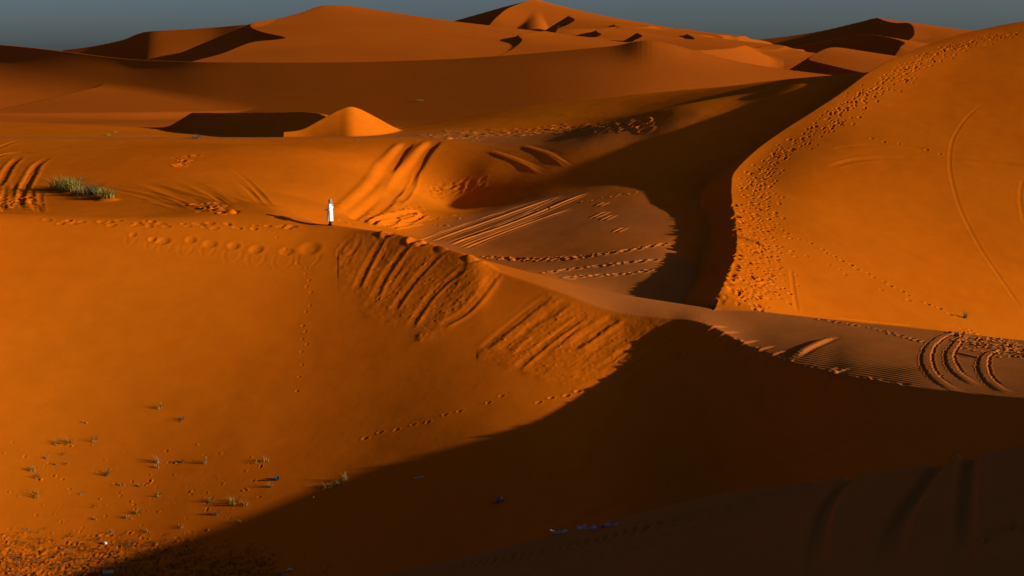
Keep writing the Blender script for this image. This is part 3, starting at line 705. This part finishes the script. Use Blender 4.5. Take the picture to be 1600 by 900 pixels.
def bm_mesh(name, *bms):
    me = bpy.data.meshes.new(name); V_, F_ = [], []
    for bm in bms:
        bm.verts.index_update(); o = len(V_); V_ += [tuple(v.co) for v in bm.verts]; F_ += [[v.index+o for v in f.verts] for f in bm.faces]; bm.free()
    me.from_pydata(V_, [], F_); me.update(); return me
def ring(c, rx, ry, n=20, fold=0.0, ph=0.0, up=None):
    pts = []
    for k in range(n):
        a = 2*math.pi*k/n; f = 1+fold*math.sin(7*a+ph)+fold*.5*math.sin(11*a+2*ph)
        pts.append((c[0]+rx*f*math.cos(a), c[1]+ry*f*math.sin(a), c[2]))
    return pts
def tube(path, radii, n=12):
    rings = []
    for i, p in enumerate(path):
        p = Vector(p); t = (Vector(path[min(i+1, len(path)-1)])-Vector(path[max(i-1, 0)])).normalized()
        s = t.cross(Vector((0.3, 1, .2))).normalized(); u = s.cross(t)
        rings.append([tuple(p+(s*math.cos(2*math.pi*k/n)+u*math.sin(2*math.pi*k/n))*radii[i]) for k in range(n)])
    return loft(rings)

# the walker, standing on the crest in a long white robe, turned to the left of the view
def build_person(loc, rz):
    root = bpy.data.objects.new('person', None); scene.collection.objects.link(root); root.location = loc; root.rotation_euler = (0, 0, rz)
    V_ = []; E = []; Rr = []
    def v(p, r, par=None):
        V_.append(p); Rr.append(r)
        if par is not None: E.append((par, len(V_)-1))
        return len(V_)-1
    pel = v((0, 0, .96), (.15, .11)); sp = v((0, .01, 1.15), (.135, .10), pel); ch = v((0, 0, 1.36), (.16, .11), sp)
    nk = v((0, 0, 1.50), .058, ch); hb = v((0, .02, 1.575), (.068, .075), nk); hm = v((0, .025, 1.655), (.075, .092), hb); ht = v((0, .015, 1.725), (.065, .078), hm)
    v((0, .118, 1.625), .014, hm); 
    for s in (-1, 1): v((s*.078, .015, 1.635), .014, hm)
    for s in (-1, 1):
        sh = v((s*.17, -.005, 1.43), .062, ch); el = v((s*.235, -.04, 1.15), .045, sh); wr = v((s*.16, .19, 1.07), .03, el)
        pm = v((s*.135, .245, 1.06), (.034, .018), wr)
        for k, (dx, l) in enumerate(((-.030, .060), (-.010, .072), (.010, .068), (.028, .052))):
            a = v((s*(.125)+dx*.9, .285, 1.055+.004*k), .009, pm); b = v((s*(.115)+dx*.9, .285+l*.55, 1.035), .0085, a); v((s*(.105)+dx*.8, .285+l*.85, 1.0), .0075, b)
        th = v((s*.10, .25, 1.085), .011, pm); v((s*.085, .29, 1.095), .009, th)
    for s in (-1, 1):
        hp = v((s*.095, 0, .90), .092, pel); kn = v((s*.10, .02+.03*s, .50), .06, hp); an = v((s*.105, -.01+.06*s, .10), .042, kn); v((s*.115, .13+.06*s, .04), (.042, .03), an)
    body = link('body', skin_mesh('body', V_, E, Rr, 0), M_SKIN, root)
    for s in (-1, 1):
        bm = bmesh.new(); bmesh.ops.create_uvsphere(bm, u_segments=10, v_segments=6, radius=.013)
        bmesh.ops.translate(bm, verts=bm.verts, vec=(s*.032, .105, 1.652)); link('eye', bm_mesh('eye', bm), M_EYE, root)
    # robe: shoulders to mid shin, with folds, and wide sleeves
    prof = [(1.515, .075, .075, 0), (1.485, .13, .095, 0), (1.44, .205, .118, 0), (1.36, .225, .135, .004), (1.2, .205, .15, .012), (1.05, .205, .165, .02), (.9, .215, .175, .03), (.7, .225, .185, .045), (.5, .24, .195, .06), (.36, .25, .205, .07), (.31, .252, .207, .075)]
    rings = [ring((0, .01, z), a, b, 44, f, z*2) for z, a, b, f in prof]
    inner = [ring((0, .01, z), a-.012, b-.012, 44, f, z*2) for z, a, b, f in prof[::-1][:6]]
    bms = [loft(rings+inner, (True, True))]
    for s in (-1, 1): bms.append(tube([(s*.15, 0, 1.45), (s*.20, -.01, 1.38), (s*.245, -.04, 1.17), (s*.24, .0, 1.12), (s*.20, .10, 1.09), (s*.165, .185, 1.07)], [.075, .088, .078, .08, .07, .066], 16))
    link('robe', bm_mesh('robe', *bms), M_ROBE, root)
    # headscarf: wound round the head, open at the face, its end down the back
    rings = []
    for z, a, b, cy in [(1.47, .15, .125, -.02), (1.52, .115, .105, -.01), (1.57, .098, .10, 0), (1.63, .102, .115, .0), (1.69, .103, .118, .0), (1.735, .096, .108, 0), (1.775, .07, .08, -.01), (1.795, .03, .035, -.015)]:
        rings.append([(a*math.cos(t)*(1+.03*math.sin(5*t+z*40)), cy+b*math.sin(t)*(1+.02*math.sin(4*t+z*55)), z+.008*math.sin(3*t)) for t in [R(90)+2*math.pi*k/28 for k in range(28)]])
    bm = loft(rings, (False, True))
    for f in [f for f in bm.faces if f.calc_center_median().y > .075 and 1.575 < f.calc_center_median().z < 1.69]: bm.faces.remove(f)
    geom = bmesh.ops.solidify(bm, geom=bm.faces[:], thickness=.012)
    tail = loft([[(x, -.10-.015*k, 1.60-.07*k) for x in np.linspace(-.05-.004*k, .05+.004*k, 6)] for k in range(5)], closed=False); bmesh.ops.solidify(tail, geom=tail.faces[:], thickness=.01)
    link('headscarf', bm_mesh('headscarf', bm, tail), M_SCARF, root)
    bms = [tube([(s*.095, 0, .88), (s*.10, .02+.03*s, .5), (s*.105, -.01+.06*s, .12)], [.105, .085, .062], 14) for s in (-1, 1)]
    link('trousers', bm_mesh('trousers', *bms), M_DARK, root)
    for s in (-1, 1):
        y0 = .06*s; rr = [ring((s*.112, y0-.01, .005), .048, .115, 16), ring((s*.112, y0+.03, .03), .052, .15, 16), ring((s*.112, y0+.025, .07), .047, .125, 16), ring((s*.108, y0-.01, .12), .05, .065, 16)]
        link('shoe', bm_mesh('shoe', loft(rr)), M_SHOE, root)
    tag(root, 'person in a long white robe and pale blue headscarf standing on the dune crest', 'person')
    return root
px_p = 516.0; jp = int(np.searchsorted(PX, px_p)); yp = float(cDEP[jp])+.25; xp = (px_p-800)/F*yp
PERSON = build_person((xp, yp, ground(xp, yp)+CZ-.03), R(78))

PERSON.scale = (1.12, 1.08, 1.02)

# grass
M_GRASS = simple_mat('olive_grass', (.18, .145, .025), (.34, .26, .05), 3, .8)
M_STRAW = simple_mat('straw_grass', (.22, .16, .055), (.32, .23, .09), 3, .8)
M_GREEN = simple_mat('grey_green_grass', (.05, .075, .04), (.09, .11, .06), 3, .8)
def blades(n, h, spread, lean, w, seed, droop=.5):
    r = random.Random(seed); V_, F_ = [], []
    for k in range(n):
        a = r.uniform(0, 6.283); q = spread*math.sqrt(r.random())*.55; bx, by = q*math.cos(a), q*math.sin(a)
        a2 = a+r.gauss(0, .7); hh = h*(.3+.7*r.random()**.8); out = r.uniform(.05, lean)*hh
        t = a2+1.57; wx, wy = math.cos(t)*w, math.sin(t)*w; b0 = len(V_)
        for i, f in enumerate((0, .35, .7, 1.0)):
            o_ = out*f*f*(1+droop*f); z = hh*(f-.25*droop*f*f*f)-(.04 if i == 0 else 0); s = (1, .85, .55, .08)[i]
            cx, cy = bx+math.cos(a2)*o_, by+math.sin(a2)*o_
            V_ += [(cx-wx*s, cy-wy*s, z), (cx+wx*s, cy+wy*s, z)]
        F_.append((0, b0, b0+1))
        for i in range(3): F_.append((b0+2*i, b0+2*i+1, b0+2*i+3, b0+2*i+2))
    return V_, F_
def tuft(name, px, row, hpx, wpx, n, mat, label, group, seed, lean=.55, w=None):
    p = spot(px, row); D = p.y; h = hpx/F*D*1.08; sp = wpx/F*D
    me = bpy.data.meshes.new(name); V_, F_ = blades(n, h, sp, lean, w or max(.008, .22/F*D), seed); me.from_pydata(V_, [], F_); me.update()
    o = link(name, me, mat, None, False); o.location = p
    return tag(o, label, 'grass', group)
big = 'large grass clumps on the slope behind the crest'
for i, (px, row, h, w, n, m, lab) in enumerate([
    (98, 296, 22, 26, 230, M_GRASS, 'tall dark olive grass clump at the left end of the row beside the wheel tracks'),
    (113, 300, 24, 24, 230, M_GRASS, 'tallest olive grass clump, second from the left end of its row'),
    (130, 305, 13, 22, 150, M_STRAW, 'low straw coloured grass clump in the middle of the row of clumps'),
    (145, 306, 20, 18, 110, M_GREEN, 'thin upright grass clump between the straw clump and the dark right clump'),
    (156, 308, 13, 14, 110, M_GRASS, 'short olive grass clump just left of the dark right clump'),
    (168, 312, 19, 15, 210, M_GRASS, 'dense dark grass clump at the right end of the row of clumps')]):
    tuft('grass_clump', px, row, h, w*1.35, n, m, lab, big, 100+i, 1.0, .02)
T = [ # column, row, height, width, blades, material, label
 (249,637,9,10,16,M_GRASS,'highest sparse tuft on the bright bowl slope, left tuft of the top pair'),
 (283,657,8,8,14,M_GREEN,'lone small tuft below and right of the highest tuft on the bowl slope'),
 (132,661,5,8,7,M_STRAW,'faint straw tuft above the three tufts in a row at left'),
 (88,694,9,9,16,M_GRASS,'left tuft of three in a row on the left part of the slope'),
 (108,693,11,9,18,M_GRASS,'dark middle tuft of three in a row on the left part of the slope'),
 (148,689,9,8,12,M_STRAW,'pale right tuft of three in a row on the left part of the slope'),
 (74,716,6,8,8,M_STRAW,'thin tuft with a long streak of shade above the far left tufts'),
 (100,710,6,7,9,M_STRAW,'small straw tuft just below the row of three tufts'),
 (88,726,5,6,8,M_GRASS,'small dark tuft, left of a close pair left of the bluish tuft'),
 (104,725,5,6,7,M_STRAW,'small straw tuft, right of a close pair left of the bluish tuft'),
 (51,735,9,9,18,M_GRASS,'dark tuft near the left edge, upper of a pair'),
 (57,746,7,8,12,M_GREEN,'greenish tuft near the left edge, lower of a pair'),
 (168,742,9,7,16,M_GREEN,'bluish green tuft with long shade right of the left edge pair'),
 (192,758,6,7,8,M_STRAW,'pale thin tuft just below and right of the bluish green tuft'),
 (218,760,5,5,9,M_GRASS,'small dark tuft right of the pale thin tuft below the bluish one'),
 (247,722,13,9,14,M_STRAW,'tall pale dry tuft left of the small black green tuft'),
 (246,730,7,7,9,M_STRAW,'short dry tuft at the foot of the tall pale dry tuft'),
 (283,722,5,6,16,M_GREEN,'small compact black green tuft between two tall pale tufts'),
 (321,724,13,6,12,M_STRAW,'tall pale straw tuft right of the compact black green tuft'),
 (404,722,8,9,10,M_GRASS,'sparse tuft with leaning stems above the blue cloth scrap'),
 (417,720,9,9,6,M_STRAW,'few leaning straw stems right of the sparse tuft above the blue scrap'),
 (423,761,8,5,14,M_STRAW,'yellowish upright tuft directly below the blue cloth scrap'),
 (56,775,11,14,14,M_GRASS,'wide sparse tuft low down near the left edge'),
 (127,772,5,6,6,M_STRAW,'tiny straw tuft right of the wide sparse tuft near the left edge'),
 (148,792,9,9,5,M_STRAW,'few thin arching stems above the clods at lower left'),
 (247,775,6,8,14,M_GRASS,'dark tuft alone in the middle of the lower slope'),
 (330,783,8,8,16,M_GRASS,'dark tuft left of the large ragged tuft near the shadow edge'),
 (366,786,11,15,26,M_GRASS,'large ragged tuft near the shadow edge'),
 (384,789,12,7,14,M_STRAW,'upright straw tuft right of the large ragged tuft near the shadow edge'),
 (337,804,8,8,14,M_GREEN,'grey green tuft below the large ragged tuft'),
 (217,802,7,7,14,M_GRASS,'dark tuft with short shade, right one of a low pair'),
 (199,809,6,7,9,M_STRAW,'straw tuft, left one of a low pair'),
 (281,824,6,9,10,M_STRAW,'sparse straw tuft between the low pair and the shadow edge'),
 (230,831,5,9,12,M_GRASS,'low spreading dark tuft at the upper edge of the clods'),
 (172,832,5,8,9,M_STRAW,'low straw tuft above the white stone'),
 (42,828,5,7,7,M_STRAW,'tiny straw tuft in the clods near the left edge'),
 (149,812,6,4,7,M_STRAW,'tiny upright straw tuft above the clods'),
 (376,817,6,6,8,M_STRAW,'small straw tuft closest to the shadow edge'),
 (539,751,14,7,12,M_STRAW,'tall pale tuft at the right end beside the row of dry stalks'),
 (512,763,8,14,22,M_STRAW,'row of short pale dry stalks just inside the lit slope'),
 (529,760,9,9,14,M_STRAW,'pale dry tuft between the row of stalks and the tall pale tuft'),
 (306,217,9,12,60,M_GREEN,'green tuft beside the dark hollow on the far shelf'),
 (169,212,5,9,40,M_GRASS,'dark low tuft on the far shelf at left'),
 (180,207,4,7,30,M_GRASS,'second dark low tuft just behind the first on the far shelf'),
 (657,158,4,11,60,M_GRASS,'small dark bush alone on the big middle dune face'),
 (1508,497,12,5,24,M_GREEN,'lone grey green sprig at the foot of the bright right dune'),
 (560,219,3,6,20,M_STRAW,'tiny dry tuft on the far shelf below the lit mound')]
for i, (px, row, h, w, n, m, lab) in enumerate(T):
    tuft('grass_tuft', px, row, h*1.1, w*1.15, int(n*1.8), m, lab, 'small grass tufts on the sand', 300+i, .8, .011)

# dry scrub too fine to count on the hard floor of the bowl
M_SCRUB = simple_mat('dry_scrub', (.045, .028, .012), (.11, .07, .025), 2, .9)
V_, F_ = [], []; rs = random.Random(77)
for k in range(1500):
    px = rs.uniform(-80, 430); row = rs.triangular(820, 908, 905)
    if row < np.interp(px, [0, 250, 430], [830, 842, 862])+rs.gauss(0, 7): continue
    p = spot(px, row); v_, f_ = blades(rs.randint(3, 6), rs.uniform(.05, .17), .16, 1.6, .011, 5000+k, .9); b0 = len(V_)
    V_ += [(p.x+a, p.y+b, p.z+c) for a, b, c in v_]; F_ += [tuple(i+b0 for i in f) for f in f_]
me = bpy.data.meshes.new('dry_scrub'); me.from_pydata(V_, [], F_); me.update()
o = link('dry_scrub', me, M_SCRUB, None, False); o['kind'] = 'stuff'; tag(o, 'fine dark dry scrub on the hard floor of the bowl at the bottom left', 'scrub')

# scraps and litter
M_BLUE = simple_mat('blue_cloth', (.03, .10, .32), (.05, .15, .42), 10)
M_WHITE = simple_mat('white_plastic', (.55, .56, .60), (.75, .75, .76), 10, .5, .3)
M_PALE = simple_mat('weathered_board', (.30, .27, .26), (.45, .42, .40), 14)
M_STONE = simple_mat('pale_stone', (.62, .56, .48), (.75, .70, .62), 18)
M_VIOLET = simple_mat('blue_grey_plastic', (.16, .18, .30), (.25, .26, .36), 10, .5, .3)
def scrap(name, px, row, lx, ly, lz, mat, label, cat, seed, rz=0.0, group=None):
    p = spot(px, row); k = p.y/F; lx, ly, lz = lx*k, ly*k, lz*k
    r = random.Random(seed); nx, ny = 14, 9; ph = [r.uniform(0, 6.28) for _ in range(6)]
    bm = bmesh.new(); vs_ = []
    for i in range(nx):
        for j in range(ny):
            u, w = i/(nx-1)-.5, j/(ny-1)-.5
            e = 1+.25*math.sin(5*w+ph[0])+.2*math.sin(9*u+ph[1])
            z = lz*(.42+.3*math.sin(7*u+ph[2]+2*w)+.22*math.sin(9*w+ph[3]+4*u)+.16*math.sin(15*u+ph[4]))*(1-1.2*max(abs(u), abs(w))**2*1.6)
            vs_.append(bm.verts.new((u*lx*e, w*ly*(1+.3*math.sin(6*u+ph[5])), max(z, -.01*lz))))
    for i in range(nx-1):
        for j in range(ny-1): bm.faces.new((vs_[i*ny+j], vs_[(i+1)*ny+j], vs_[(i+1)*ny+j+1], vs_[i*ny+j+1]))
    bmesh.ops.solidify(bm, geom=bm.faces[:], thickness=max(.002, .03*lz))
    o = link(name, bm_mesh(name, bm), mat); o.location = p + Vector((0, 0, .004)); o.rotation_euler = (0, 0, rz)
    return tag(o, label, cat, group)
scrap('cloth_scrap', 432, 750, 10, 7, 9, M_BLUE, 'crumpled bright blue cloth scrap on the lit slope near the shadow edge', 'cloth', 1, .5)
lit = 'pale plastic litter along the edge of the foreground dune'
for i, (px, row, a, b, c, m, lab) in enumerate([
    (873,834,24,12,9,M_WHITE,'thin twisted white plastic strip at the left end of the litter line'),
    (909,828,13,12,9,M_WHITE,'rounded white plastic lump in the middle of the litter line'),
    (927,827,15,9,7,M_WHITE,'folded white plastic sheet right of the rounded lump in the litter line'),
    (942,825,9,8,6,M_VIOLET,'small blue grey plastic scrap between the folded sheet and the peaked scrap'),
    (951,822,10,9,8,M_WHITE,'peaked white plastic scrap near the right end of the litter line'),
    (963,820,9,6,4,M_WHITE,'tiny flat white scrap at the right end of the litter line')]):
    scrap('plastic_scrap', px, row, a, b, c, m, lab, 'litter', 20+i, .2*i, lit)
scrap('plastic_scrap', 778, 785, 11, 8, 9, M_VIOLET, 'blue grey plastic scrap alone in the middle of the shaded floor', 'litter', 40, .8)
scrap('plastic_scrap', 784, 781, 6, 5, 6, M_WHITE, 'white plastic scrap touching the blue grey scrap on the shaded floor', 'litter', 41, .3)
scrap('plastic_scrap', 453, 891, 12, 6, 5, M_WHITE, 'white crumpled scrap among shaded clods at the bottom edge', 'litter', 42, .3)
scrap('plastic_scrap', 438, 897, 12, 6, 4, M_VIOLET, 'blue grey scrap at the bottom edge below the white crumpled scrap', 'litter', 43, 0)
def box_prism(name, px, row, lx, ly, lz, mat, label, cat, rz):
    p = spot(px, row); k = p.y/F; bm = bmesh.new(); bmesh.ops.create_cube(bm, size=1)
    for v in bm.verts:
        v.co = Vector((v.co.x*lx*k*(1 if v.co.y > 0 else .86), v.co.y*ly*k, v.co.z*lz*k))
    bmesh.ops.subdivide_edges(bm, edges=bm.edges[:], cuts=2, use_grid_fill=True)
    r = random.Random(9)
    for v in bm.verts: v.co += Vector([r.gauss(0, .012*lx*k) for _ in range(3)])*Vector((.4, .4, .4)).x
    bmesh.ops.bevel(bm, geom=[e for e in bm.edges if e.calc_face_angle(0) > 1.0], offset=.08*lz*k, segments=2, affect='EDGES')
    o = link(name, bm_mesh(name, bm), mat, None, False); o.location = p+Vector((0, 0, lz*k*.35)); o.rotation_euler = (R(4), R(-3), rz)
    return tag(o, label, cat)
box_prism('board', 168, 896, 17, 7, 4.5, M_PALE, 'pale weathered board lying in the shade at the bottom edge', 'board', R(4))
box_prism('stick', 655, 747, 15, 2, 2, M_PALE, 'short pale stick lying just inside the shadow edge', 'stick', R(10))
def stone(px, row, r_, label, seed):
    p = spot(px, row); k = p.y/F; bm = bmesh.new(); bmesh.ops.create_icosphere(bm, subdivisions=3, radius=r_*k); rr = random.Random(seed)
    a = [Vector((rr.gauss(0, 1), rr.gauss(0, 1), rr.gauss(0, 1))).normalized() for _ in range(7)]
    for v in bm.verts:
        n = v.co.normalized(); v.co *= 1-.28*sum(max(0, n.dot(q)-.5) for q in a); v.co.z *= .75
    o = link('stone', bm_mesh('stone', bm), M_STONE); o.location = p+Vector((0, 0, r_*k*.35)); tag(o, label, 'stone')
stone(164, 850, 3.6, 'white stone in the clods left of the shadow edge', 1)
stone(490, 778, 2.0, 'small pale stone right of the ragged tufts near the shadow edge', 2)
stone(183, 573+330, 1.6, 'small pale stone right of the pale board at the bottom edge', 3)
